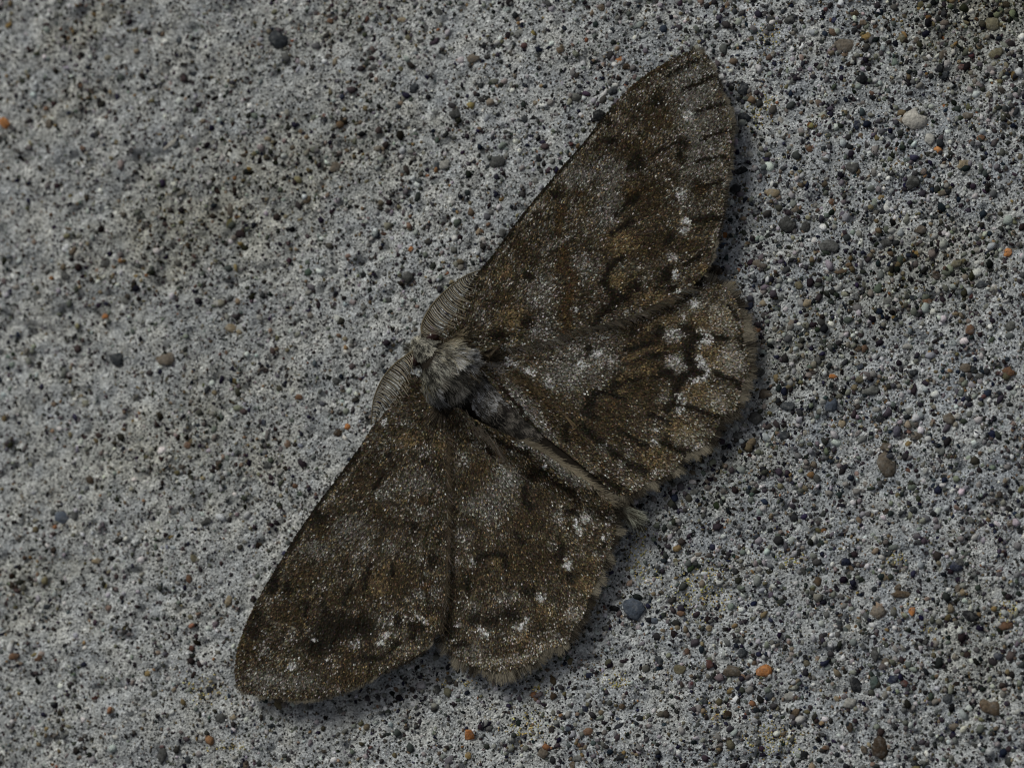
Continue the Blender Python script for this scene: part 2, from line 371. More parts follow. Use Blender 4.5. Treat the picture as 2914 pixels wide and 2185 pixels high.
def add_stone(px, py, rx, ry, col, ang, lift):
    p = at(px, py); o = bpy.data.objects.new('stone', random.choice(DOMES)); link(o, slab)
    q = at(px+1.0, py); s = float(np.linalg.norm(q-p))
    h = min(rx, ry)
    z = float(height(p[0], p[1]))
    o.location = (p[0]*MM, p[1]*MM, (z+lift*h*s)*MM)
    o.rotation_euler = (random.uniform(-.2, .2), random.uniform(-.2, .2), math.radians(ang)+random.uniform(-.1, .1))
    o.scale = (rx*s, ry*s, h*s*random.uniform(.32, .55))
    c = alb(np.clip(np.array(col)+random.gauss(0, 6), 8, 230)); o.color = (*[float(x) for x in c], 1)
cnt = 0
for e in ST.replace('\n', ';').split(';'):
    a = e.split(); add_stone(float(a[0]), float(a[1]), float(a[2]), float(a[3]), K[a[4]], float(a[5]), .10); cnt += 1
names = ['slate', 'black', 'navy', 'dgrey', 'grey', 'lgrey', 'gbrown', 'brown', 'tan', 'rust', 'olive', 'orange', 'bslate', 'dbrown', 'beige']
wts = [.16, .12, .07, .18, .13, .10, .11, .05, .025, .012, .03, .006, .05, .04, .04]
while cnt < 300:
    x = 2914*random.random()**.8; y = 2185*random.random()
    rr = random.uniform(8.5, 13.5)+4*random.random()**3
    add_stone(x, y, rr*random.uniform(.9, 1.3), rr*random.uniform(.7, 1), K[random.choices(names, wts)[0]], random.uniform(0, 180), .02); cnt += 1

# ------------------------------------------------------------------ the moth
moth = bpy.data.objects.new('moth', None); link(moth)
mb = at(1330., 1100., 0.); moth.location = tuple(mb*MM); MB = mb
moth['label'] = 'mottled brown and grey moth resting flat on the concrete with wings spread'
moth['category'] = 'moth'
def mpart(name, V, F, mat, parent=None, col=None, smooth=True, stuff=False):
    V = np.asarray(V, float)-MB
    o = mesh_np(name, V, F, mat, parent or moth, col, smooth)
    if stuff: o['kind'] = 'stuff'
    return o

# ---- body axis (px), half width (px), centre height (mm), half height (mm)
BODY = np.array([
    (1176, 966, 8, 1.5, .3), (1186, 974, 30, 1.6, .85), (1203, 988, 45, 1.9, 1.15), (1219, 1002, 44, 2.1, 1.2), (1231, 1012, 48, 2.2, 1.35),
    (1252, 1031, 82, 2.45, 2.0), (1285, 1060, 98, 2.55, 2.35), (1322, 1090, 92, 2.45, 2.2), (1350, 1113, 76, 2.25, 1.75), (1372, 1130, 72, 2.15, 1.55),
    (1420, 1168, 66, 1.95, 1.4), (1480, 1215, 58, 1.75, 1.25), (1560, 1280, 50, 1.5, 1.1), (1650, 1350, 42, 1.3, .95), (1735, 1417, 34, 1.15, .8),
    (1790, 1460, 24, 1.05, .6), (1815, 1480, 12, 1.0, .35), (1822, 1486, 4, 1.0, .15)], float)
AXD = np.array([.775, .632]); AXN = np.array([-.632, .775])
def body_at(s):
    """s: axis length px from the front -> interpolated rows"""
    L = np.concatenate([[0], np.cumsum(np.hypot(*np.diff(BODY[:, :2], axis=0).T))])
    return [np.interp(s, L, BODY[:, k]) for k in range(5)], L[-1]
_, BL = body_at(0.)
ss = np.concatenate([np.linspace(0, 60, 14), np.linspace(66, BL, 90)]); (bx, by, bw, bz, bh), _ = body_at(ss)
# abdominal segments
seg = np.where(ss > 240, 1+.02*np.abs(np.sin((ss-240)/62*math.pi)), 1.0)
nr = 28; th = np.linspace(0, 2*math.pi, nr, endpoint=False)
pxs = bx[:, None]+AXN[0]*(bw*seg)[:, None]*np.cos(th); pys = by[:, None]+AXN[1]*(bw*seg)[:, None]*np.cos(th)
zz = bz[:, None]+(bh*seg)[:, None]*np.sin(th)
ctr = at(bx, by, bz)
PB = at(pxs.ravel(), pys.ravel(), np.maximum(zz, .12).ravel()).reshape(len(ss), nr, 3)
bi = np.arange(len(ss)*nr).reshape(len(ss), nr); br_ = np.roll(bi, -1, 1)
BF = np.stack([bi[:-1].ravel(), bi[1:].ravel(), br_[1:].ravel(), br_[:-1].ravel()], 1)
bcol = np.tile(alb((34, 30, 25)), (len(ss)*nr, 1))
body = mpart('body', PB.reshape(-1, 3), [BF, bi[0][::-1][None], bi[-1][None]], MAT['body'], col=bcol)

def abd_top(px, py):
    """height of the body's upper side under a photograph pixel (mm), -1 outside"""
    d = np.stack([px-BODY[0, 0], py-BODY[0, 1]], -1)
    s = d@AXD; (x, y, w, z, h), _ = body_at(np.clip(s, 0, BL))
    lat = (px-x)*AXN[0]+(py-y)*AXN[1]
    q = 1-(lat/np.maximum(w, 1))**2
    return np.where((q > 0) & (s > 0) & (s < BL+10), z+h*np.sqrt(np.maximum(q, 0)), -1.0), s, lat

# ---- wings
RF_OUT = [(1240, 990), (1262, 940), (1300, 885), (1350, 792), (1398, 732), (1461, 645), (1514, 577), (1591, 486), (1659, 409), (1697, 360), (1736, 312), (1784, 259), (1832, 218), (1880, 187),
          (1929, 160), (1967, 148), (1998, 154), (2018, 176), (2032, 211), (2053, 264), (2072, 312), (2081, 351), (2080, 399), (2077, 457), (2068, 519), (2060, 582),
          (2053, 630), (2036, 688), (2022, 741), (2000, 784), (1955, 822), (1880, 858), (1795, 900), (1712, 922), (1630, 940), (1560, 968), (1486, 985), (1395, 995), (1340, 1010)]
RH_OUT = [(1350, 1030), (1420, 960), (1560, 900), (1760, 840), (1900, 800), (1990, 800), (2050, 812), (2087, 848), (2106, 892), (2117, 931), (2112, 962), (2124, 990), (2129, 1025),
          (2134, 1055), (2117, 1082), (2109, 1105), (2103, 1140), (2092, 1168), (2058, 1188), (2042, 1215), (2028, 1245), (2000, 1272), (1958, 1290), (1936, 1315), (1912, 1344), (1875, 1362),
          (1838, 1376), (1812, 1398), (1780, 1408), (1748, 1404), (1690, 1352), (1620, 1296), (1540, 1232), (1480, 1180), (1420, 1118), (1375, 1065)]
LF_OUT = [(1176, 1066), (1130, 1130), (1085, 1188), (1054, 1226), (1022, 1275), (967, 1351), (913, 1421), (853, 1508), (799, 1595), (756, 1665), (723, 1725), (696, 1785), (677, 1845),
          (669, 1899), (674, 1944), (694, 1964), (756, 1980), (826, 1990), (891, 1986), (956, 1973), (1032, 1944), (1097, 1906), (1163, 1878), (1200, 1852), (1230, 1822), (1252, 1780),
          (1266, 1693), (1272, 1530), (1270, 1367), (1272, 1250), (1275, 1160)]
LH_OUT = [(1290, 1165), (1240, 1300), (1220, 1500), (1222, 1700), (1252, 1810), (1282, 1850), (1318, 1884), (1366, 1900), (1425, 1914), (1482, 1896), (1530, 1880), (1550, 1846), (1608, 1830),
          (1632, 1786), (1660, 1750), (1678, 1695), (1710, 1630), (1727, 1582), (1748, 1528), (1754, 1480), (1742, 1440), (1722, 1408), (1672, 1372), (1622, 1336), (1566, 1302),
          (1515, 1270), (1470, 1248), (1410, 1222), (1350, 1192)]
def spline(pts, step=7.0):
    p = np.array(pts, float); n = len(p); out = []
    for i in range(n):
        a, b, c, d = p[i-1], p[i], p[(i+1) % n], p[(i+2) % n]
        k = max(2, int(np.hypot(*(c-b))/step)); t = np.arange(k)[:, None]/k
        out.append(.5*((2*b)+(-a+c)*t+(2*a-5*b+4*c-d)*t*t+(-a+3*b-3*c+d)*t**3))
    return np.concatenate(out)
def inside(poly, x, y):
    r = np.zeros(len(x), bool); j = len(poly)-1
    for i in range(len(poly)):
        xi, yi = poly[i]; xj, yj = poly[j]
        c = (yi > y) != (yj > y)
        if c.any():
            m = c & (x < (xj-xi)*(y-yi)/((yj-yi) if yj != yi else 1e-9)+xi); r ^= m
        j = i
    return r
def seg_dist(x, y, pts):
    d = np.full(x.shape, 1e9)
    for (ax_, ay_), (bx_, by_) in zip(pts[:-1], pts[1:]):
        vx, vy = bx_-ax_, by_-ay_; L2 = vx*vx+vy*vy+1e-9
        t = np.clip(((x-ax_)*vx+(y-ay_)*vy)/L2, 0, 1)
        d = np.minimum(d, np.hypot(x-ax_-t*vx, y-ay_-t*vy))
    return d

VEINS = dict(
    RF=[[(1330, 930), (1600, 560), (1903, 213), (1989, 167)], [(1640, 560), (1947, 255), (2034, 215)], [(1660, 560), (1986, 319), (2070, 290)], [(1680, 580), (1997, 396), (2078, 370)],
        [(1690, 600), (1980, 460), (2074, 440)], [(1690, 640), (1989, 532), (2064, 515)], [(1660, 720), (1970, 630), (2050, 618)], [(1340, 960), (1640, 820), (1999, 727), (2026, 714)]],
    RH=[[(1400, 1010), (1700, 950), (2027, 954), (2112, 960)], [(1400, 1020), (1750, 1010), (2031, 1062), (2117, 1085)], [(1700, 1030), (1954, 1157), (2060, 1188)],
        [(1410, 1040), (1650, 1120), (1884, 1258), (1963, 1291)], [(1420, 1070), (1662, 1216), (1774, 1308), (1840, 1372)], [(1430, 1100), (1629, 1260), (1731, 1358), (1764, 1400)]],
    LF=[[(1200, 1180), (1000, 1480), (800, 1800), (690, 1930)], [(1000, 1520), (873, 1725), (760, 1978)], [(1010, 1540), (924, 1735), (826, 1988)], [(1030, 1560), (977, 1721), (895, 1985)],
        [(1060, 1560), (1038, 1677), (960, 1970)], [(1220, 1200), (1121, 1600), (1035, 1942)], [(1240, 1220), (1176, 1790), (1163, 1876)]],
    LH=[[(1290, 1200), (1340, 1600), (1290, 1855)], [(1300, 1210), (1428, 1580), (1441, 1603), (1425, 1910)], [(1310, 1210), (1490, 1542), (1545, 1850)],
        [(1320, 1205), (1500, 1450), (1610, 1700), (1634, 1785)], [(1330, 1200), (1509, 1441), (1640, 1580), (1710, 1630)], [(1353, 1204), (1453, 1277), (1578, 1364), (1636, 1401), (1750, 1500)]])
ROOT = dict(RF=(1300, 985), RH=(1350, 1050), LF=(1240, 1130), LH=(1300, 1150))
def wing_z(w, px, py):
    rx, ry = ROOT[w]; d = np.hypot(px-rx, py-ry)
    if w in ('RF', 'LF'):
        t = np.clip(d/1130, 0, 1); z = 1.45+1.2*(1-t)**1.6
    else:
        t = np.clip(d/800, 0, 1); z = 1.05+1.25*(1-t)**1.5
    z = z+.10*fbm(px/150, py/150, 2, dict(RF=1, RH=2, LF=3, LH=4)[w]*50)
    v = np.full(px.shape, 1e9)
    for pl in VEINS[w]: v = np.minimum(v, seg_dist(px, py, pl))
    up = .035*np.exp(-(v/7)**2)
    z = z+up
    if w in ('RF', 'LF'):
        im = [(1340, 1010), (1486, 985), (1630, 940), (1795, 900), (1955, 822)] if w == 'RF' else [(1275, 1160), (1270, 1367), (1272, 1530), (1266, 1693), (1252, 1780)]
        z = z-.16*np.exp(-(seg_dist(px, py, im)/45)**2)
    if w in ('RH', 'LH'):
        top, s, lat = abd_top(px, py)
        # the inner margins lie draped over the abdomen
        (x_, y_, bw_, bz_, bh_), _ = body_at(np.clip(s, 0, BL))
        q = np.clip(np.abs(lat)/(bw_*2.1), 0, 1); dr = (bz_+bh_+.12)*np.sqrt(np.clip(1-q**2, 0, 1))
        dr = np.where((s > 200) & (s < BL+40), dr, 0)
        dr = dr+(.22 if w == 'LH' else 0)*(dr > .6)
        z = np.log(np.exp(3.5*z)+np.exp(3.5*dr))/3.5
    return z

# ---- wing pattern with a little painted shade, classes: dark brown rust ochre grey white
CLS = np.array([[24, 20, 13], [68, 56, 38], [80, 59, 34], [134, 115, 81], [100, 98, 92], [200, 199, 197]], float)
TG = dict(D=(.88, .10, .0, .0, .02, .0), B=(.42, .40, .06, .09, .02, .01), R=(.36, .2, .34, .10, 0, 0), O=(.25, .24, .08, .37, .02, .04),
          W=(.04, .02, .0, .02, .17, .75), S=(.34, .06, 0, .03, .22, .35), G=(.17, .06, 0, .03, .62, .12), P=(.12, .1, 0, .3, .25, .23))
BASE = dict(RF=(.40, .20, .03, .12, .15, .10), RH=(.38, .21, .04, .13, .13, .11), LF=(.43, .22, .03, .12, .12, .08), LH=(.38, .24, .04, .13, .13, .08))
PAT = dict(
RF="""G 1990 380 75 200;G 1960 230 60 60;G 1640 500 60 45;G 1740 480 50 40;G 1740 560 40 60;S 1720 620 40 40;G 1930 330 50 30;S 1540 840 45 60;S 1536 930 40 36;S 1370 900 22 20;S 1660 760 36 50
B 1840 570 70 60;B 1800 425 65 32;B 1770 700 80 45;O 1770 690 50 40;B 1860 700 50 60;O 1454 903 50 36;O 1440 777 30 20;B 1434 850 28 25;D 1415 957 26 14;B 1486 709 26 28;B 1880 340 50 40
D 1874 288 20 20;D 1941 410 24 16;D 1937 447 14 22;D 1739 404 24 12;D 1735 352 12 14;R 1796 551 28 24;D 1800 562 20 10;B 1583 555 34 18;D 1583 555 18 14;R 1650 551 20 10;O 1656 597 14 16
D 1502 787 14 16;D 1496 918 20 15;D 1978 528 10 20;B 1990 540 26 24;D 1795 814 26 18;D 1899 783 18 22;D 1911 823 16 10;O 1850 850 50 20;O 1760 800 36 26;O 2000 760 20 20;B 1960 700 30 30;D 1820 470 18 18
d 9 1820 432 1793 464 1783 482;d 9 1808 567 1777 588 1752 613;d 10 1800 634 1742 663;d 9 1768 739 1733 756;d 13 1718 789 1726 827 1753 839 1782 843 1753 856 1733 878 1708 901 1685 924
r 18 1604 719 1596 764 1633 787 1625 825 1612 864 1604 893 1616 918 1608 941;r 14 1600 600 1586 640 1600 719;d 12 1908 669 1893 690;d 9 1720 790 1735 756
d 8 1947 255 2028 219;d 8 1986 319 2061 294;d 7 1997 396 2076 371;d 5 1903 213 1989 167;d 6 1980 460 2067 443;d 7 1989 532 2059 518;d 9 1970 630 2047 619;d 8 1949 752 2010 715;d 5 1800 480 1925 405
W 1939 551 18 20;W 1949 636 14 14;W 1947 656 17 12;W 1910 735 15 12;w 8 1920 765 1920 795;W 1930 833 8 9;W 1957 333 14 16;P 1748 333 14 9;P 1740 320 6 6;S 1975 850 20 12;W 1638 880 12 8
g 12 1545 716 1600 685;p 4 1372 800 1420 735 1478 650 1530 582 1606 492 1675 412 1712 368;d 9 1330 830 1350 792 1398 732 1461 645 1514 577 1591 486 1659 409 1697 360 1736 312;b 12 1790 258 1836 218 1890 190""",
RH="""S 1640 1040 95 70;S 1720 1010 50 60;G 1600 1070 60 40;B 1860 990 110 70;B 1830 1090 70 60;B 1700 1230 110 60;B 1740 1160 60 50;O 1896 915 40 18;O 1850 930 20 12;O 2012 1016 34 36;O 1985 1120 40 34;O 2000 920 50 30
G 2085 1030 28 60;P 2060 900 40 50;P 2070 1040 36 40;P 2040 1150 36 34;O 1938 1217 42 34;P 1950 1240 36 24;O 1860 1304 46 34;P 1793 1372 34 24;G 1490 1140 40 60;B 1850 1150 30 40;O 1750 1120 34 20
W 1921 952 32 20;S 1921 952 34 22;W 1925 1035 30 26;S 1925 1035 34 30;S 1888 1135 28 18;D 1675 995 16 15;D 1873 944 18 18;D 1805 942 14 13;D 1863 1010 34 12;D 1890 1062 30 16;B 1819 1112 34 26
d 22 1954 935 1990 962 1963 977 1959 1008 1963 1027 1994 1050 1973 1066 1934 1085;d 16 1920 1100 1925 1145 1895 1160;d 12 1790 1000 1828 981 1857 977;d 9 1780 1079 1819 1077;d 18 1766 1076 1745 1100
d 10 1696 1115 1727 1119 1772 1132;d 15 1696 1115 1673 1150 1681 1173;d 9 1654 1173 1698 1188;d 14 1621 1198 1608 1221 1608 1250;d 13 1662 1216 1708 1258 1774 1308 1831 1340;d 10 1702 1354 1764 1393
d 9 2027 954 2062 963;d 10 2031 1062 2060 1074 2095 1089;d 9 1954 1157 2012 1178 2050 1189;d 10 1884 1258 1924 1275 1965 1293;d 10 1850 1180 1900 1200;d 9 1770 1230 1840 1270;d 8 1500 1100 1560 1130
w 13 1998 944 2021 964 1990 983;w 13 1988 1020 2004 1047 2017 1064 1992 1079 1963 1087;w 17 1934 1128 1940 1147 1932 1170;W 1862 1258 13 11;W 1866 1225 8 8;S 1716 1275 24 20;S 1770 1320 16 14;S 1789 1285 14 18
W 1866 1343 14 10;W 1982 1270 14 10;W 1972 865 14 16;W 1947 908 9 12;W 1650 1040 12 16;W 1700 1005 14 10;W 1745 1025 12 10;W 1560 1090 14 18
b 30 1476 1082 1554 1134 1612 1173;s 26 1448 1105 1486 1154 1534 1212 1563 1250;w 10 1440 1030 1480 1045 1520 1060;p 4 1629 1260 1687 1327 1731 1358;d 7 1419 1096 1467 1150 1505 1202 1560 1262
d 7 2075 870 2100 905;d 10 2108 960 2112 990;d 9 2095 1090 2110 1105;d 9 2050 1190 2062 1198;o 12 1760 1075 1800 1060 1860 1050;o 10 1785 1020 1810 1005 1880 990;d 8 1900 800 1990 812""",  # the thin dark line along the body paints shade into the crease
LF="""O 1162 1247 36 24;B 1036 1373 40 36;O 1249 1270 22 20;B 1075 1459 28 24;B 1206 1421 26 18;S 1087 1398 28 22;S 1210 1286 24 18;W 1094 1203 14 12;S 1152 1203 18 14;S 1204 1456 18 14;G 1190 1370 50 40
S 1108 1555 24 20;S 1040 1555 20 18;S 973 1547 14 12;S 1015 1584 16 16;G 1000 1500 60 40;B 1089 1671 70 50;O 1075 1660 46 36;O 1120 1610 30 20;B 1150 1650 50 40;R 1220 1669 22 20;B 980 1700 50 30
G 900 1560 50 30;B 870 1640 40 40;D 911 1474 22 24;B 915 1516 20 22;D 820 1671 12 28;D 780 1645 16 20;D 775 1668 20 18;D 727 1748 24 22;D 721 1794 22 22;B 700 1850 30 60;D 910 1833 44 28;B 997 1866 22 16
B 830 1740 60 40;D 950 1780 60 40;D 1030 1780 40 30;d 8 1092 1334 1079 1363 1063 1388;D 1108 1295 9 10;D 1210 1313 12 12;d 8 990 1675 977 1721;d 10 1042 1636 1038 1677;d 7 1056 1603 1048 1632;d 9 1121 1603 1118 1628
d 9 873 1715 872 1746;d 9 924 1720 924 1742;d 10 1176 1770 1176 1814;D 1201 1775 12 16;D 1133 1763 12 20;D 1180 1500 12 24;D 1230 1590 12 26;W 1007 1829 20 18;W 829 1893 14 11;S 760 1854 20 16;S 824 1808 18 18;W 895 1814 8 9;W 939 1872 9 9
W 1081 1827 14 12;w 9 1090 1815 1106 1800;W 1158 1757 14 11;w 9 1185 1742 1210 1768;S 1093 1706 16 14;S 1191 1688 20 18;S 1158 1704 12 10;S 1235 1690 14 30;S 1095 1765 26 26;p 5 960 1728 985 1732;P 885 1696 10 6
d 11 1022 1275 967 1351 913 1421 853 1508 799 1595 756 1665;b 14 723 1725 696 1785 677 1845 669 1899;p 5 1040 1290 985 1362 930 1432;p 5 865 1530 815 1610;P 757 1668 7 7;G 760 1930 60 30;G 880 1940 80 24;p 5 770 1765 835 1785
B 1000 1930 90 26;P 1170 1840 36 8;P 1160 1858 36 6;O 1230 1760 20 14;D 1060 1870 40 10;d 8 1140 1820 1110 1850""",  # grey-brown strip on the lower margin has its shade painted in
LH="""B 1482 1594 105 70;B 1501 1480 60 40;B 1540 1416 40 30;R 1368 1331 28 26;R 1424 1283 22 18;D 1501 1354 30 20;B 1337 1374 26 26;G 1450 1360 46 34;S 1440 1350 30 26;G 1395 1420 60 40;S 1395 1468 26 24;S 1340 1440 30 20
P 1335 1700 20 20;B 1549 1756 46 30;O 1560 1740 30 20;O 1482 1814 28 18;O 1410 1597 24 14;B 1640 1640 40 40;O 1665 1660 30 30;B 1340 1640 50 30;G 1360 1850 60 20;P 1560 1840 40 16;P 1630 1740 24 24;O 1690 1590 20 20;B 1560 1560 40 30
d 9 1353 1204 1403 1244 1453 1277;d 8 1385 1273 1407 1296;d 10 1517 1331 1578 1364 1636 1401;d 12 1490 1385 1492 1422 1509 1441;d 9 1466 1513 1490 1542;d 11 1428 1578 1441 1603;d 12 1360 1594 1380 1578 1424 1574
D 1594 1574 18 26;D 1621 1455 16 14;D 1453 1746 32 18;D 1395 1762 26 18;D 1350 1760 18 20;D 1696 1400 22 12;D 1634 1454 14 10;D 1719 1549 7 14;D 1330 1660 14 30;D 1620 1640 12 18;D 1500 1680 24 16;D 1310 1830 30 10
S 1466 1283 26 18;W 1547 1327 8 9;S 1324 1310 20 18;S 1360 1264 18 12;W 1644 1500 15 22;W 1617 1609 17 13;w 9 1613 1572 1618 1600;W 1540 1697 15 13;S 1434 1698 24 22;S 1324 1530 24 30;W 1343 1599 10 14;S 1584 1464 16 20;W 1665 1472 14 14
S 1569 1551 20 18;W 1478 1783 17 13;W 1495 1763 12 12;W 1385 1804 13 11;W 1299 1779 14 10;S 1351 1727 16 16;S 1632 1736 16 14;S 1588 1808 14 12;S 1679 1464 26 20;W 1737 1485 12 10;W 1717 1530 9 10;S 1702 1578 13 12;w 8 1365 1785 1380 1800
s 18 1476 1262 1549 1298 1627 1346 1675 1374;g 14 1560 1310 1640 1370;d 8 1440 1265 1500 1290;p 4 1560 1352 1600 1372;D 1285 1790 12 24;B 1440 1850 60 20;P 1420 1880 60 12;P 1480 1870 40 12""")
TYP = dict(d='D', w='W', b='B', r='R', o='O', g='G', p='P', s='S')
def pattern(w, px, py):
    n = len(px); W = np.tile(np.array(BASE[w]), (n, 1))
    wx = px+7*fbm(px/20, py/20, 2, 301)+rng.normal(size=n)*2.0; wy = py+7*fbm(px/20+50, py/20, 2, 305)+rng.normal(size=n)*2.0
    nb_ = np.clip(.62+.75*vn(px/7, py/7, 361), .15, 1)
    a = fbm(px/34, py/34, 2, 311); b = fbm(px/13, py/13, 2, 315)
    sh = np.clip(.65*a+.95*b, -1, 1)[:, None]
    pale = np.array([.30, .13, .0, .17, .16, .24]); drk = np.array([.58, .22, .05, .10, .04, .01])
    W = np.where(sh > 0, W*(1-sh*.8)+pale*sh*.8, W*(1+sh*.8)-drk*sh*.8)
    for e in PAT[w].replace('\n', ';').split(';'):
        k = e.split(); v = [float(q) for q in k[1:]]
        if k[0] in TG:
            x, y, rx, ry = v; m = np.exp(-(((wx-x)/rx)**2+((wy-y)/ry)**2)**1.6); T = TG[k[0]]
        else:
            pts = list(zip(v[1::2], v[2::2])); m = np.exp(-(seg_dist(wx, wy, pts)/(v[0]*.85))**3); T = TG[TYP[k[0]]]
        m = m*(.97 if k[0] in 'Dd' else .95*nb_ if k[0] in 'Ww' else .86 if k[0] in 'BORbor' else .56)
        m = m[:, None]
        W = W*(1-m)+np.array(T)*m
    # rows parallel to the outer margin: light on scale tips, painted as paler scales
    rx, ry = ROOT[w]; d = np.hypot(px-rx, py-ry); dm = 1130 if w in ('RF', 'LF') else 800
    row = np.clip((d/dm-.72)/.15, 0, 1)*(.5+.5*np.sin(2*math.pi*(d/12.5+.8*fbm(px/60, py/60, 2, 333))))
    brk = np.clip(.5+1.4*vn(px/9, py/9, 341), 0, 1)
    W[:, 5] += row*brk*.20; W[:, 4] += row*brk*.08
    W = np.maximum(W, 0)**1.35; W /= W.sum(1)[:, None]
    u = rng.random(n)[:, None]; ci = (u > np.cumsum(W, 1)).sum(1).clip(0, 5)
    mix = np.clip(rng.normal(.46 if w in ('RF', 'LF') else .42, .17, n), 0, .85)[:, None]
    c = (W@CLS)*(1-mix)+CLS[ci]*mix  # odd pale scales: own speckle, and glints put into the colour
    c = c*(1+.16*rng.normal(size=(n, 1)))+rng.normal(size=(n, 3))*3
    return alb(np.clip(c, 8, 235)), W

def flakes(P, D, Nn, L, Wd, tilt, col):
    """rounded scale flakes: root P, along D, normal Nn (mm); 6 verts, 2 quads each"""
    n = len(P); S = np.cross(Nn, D); ct = np.cos(tilt)[:, None]; st = np.sin(tilt)[:, None]
    A = D*ct+Nn*st; L = L[:, None]; Wd = Wd[:, None]
    mid = P+A*L*.55+Nn*L*.05; tip = P+A*L-Nn*L*.04
    V = np.stack([P, mid+S*Wd*.5, tip+S*Wd*.2, tip-S*Wd*.2, mid-S*Wd*.5], 1)
    base = 5*np.arange(n)[:, None]
    F = base+np.array([[0, 1, 2, 3, 4]])
    return V.reshape(-1, 3), F, np.repeat(col, 5, 0)
def hairs(R, D, Nn, L, Wd, lift, bend, c0, c1):
    """tapered hair ribbons, 3 segments"""
    n = len(R); S = np.cross(Nn, D); S /= np.linalg.norm(S, axis=1)[:, None]
    V = []; C = []
    for k, t in enumerate((0, .4, .75, 1.0)):
        p = R+D*(L*t)[:, None]+Nn*(lift*L*(t-bend*t*t))[:, None]
        h = (Wd*(1-.75*t**1.5)*.5)[:, None]
        V += [p-S*h, p+S*h]; c = c0*(1-t)+c1*t; C += [c, c]
    V = np.stack(V, 1); C = np.stack(C, 1); b = 8*np.arange(n)[:, None]
    F = np.concatenate([b+np.array([[2*k, 2*k+1, 2*k+3, 2*k+2]]) for k in range(3)])
    return V.reshape(-1, 3), F, C.reshape(-1, 3)
def merge(parts):
    V = []; F = []; C = []; o = 0
    for v, f, c in parts:
        V.append(v); F.append(f+o); C.append(c); o += len(v)
    return np.concatenate(V), np.concatenate(F), np.concatenate(C)
def frame(zf, px, py, dx, dy):
    """surface point, unit tangent along (dx,dy), unit normal"""
    e = 3.0; n = np.hypot(dx, dy)+1e-9; dx, dy = dx/n, dy/n
    P = at(px, py, zf(px, py)); Q = at(px+dx*e, py+dy*e, zf(px+dx*e, py+dy*e)); R = at(px-dy*e, py+dx*e, zf(px-dy*e, py+dx*e))
    D = Q-P; D /= np.linalg.norm(D, axis=1)[:, None]; T = R-P
    Nn = np.cross(D, T); Nn *= np.sign(Nn[:, 2:3]); Nn /= np.linalg.norm(Nn, axis=1)[:, None]
    return P, D, Nn

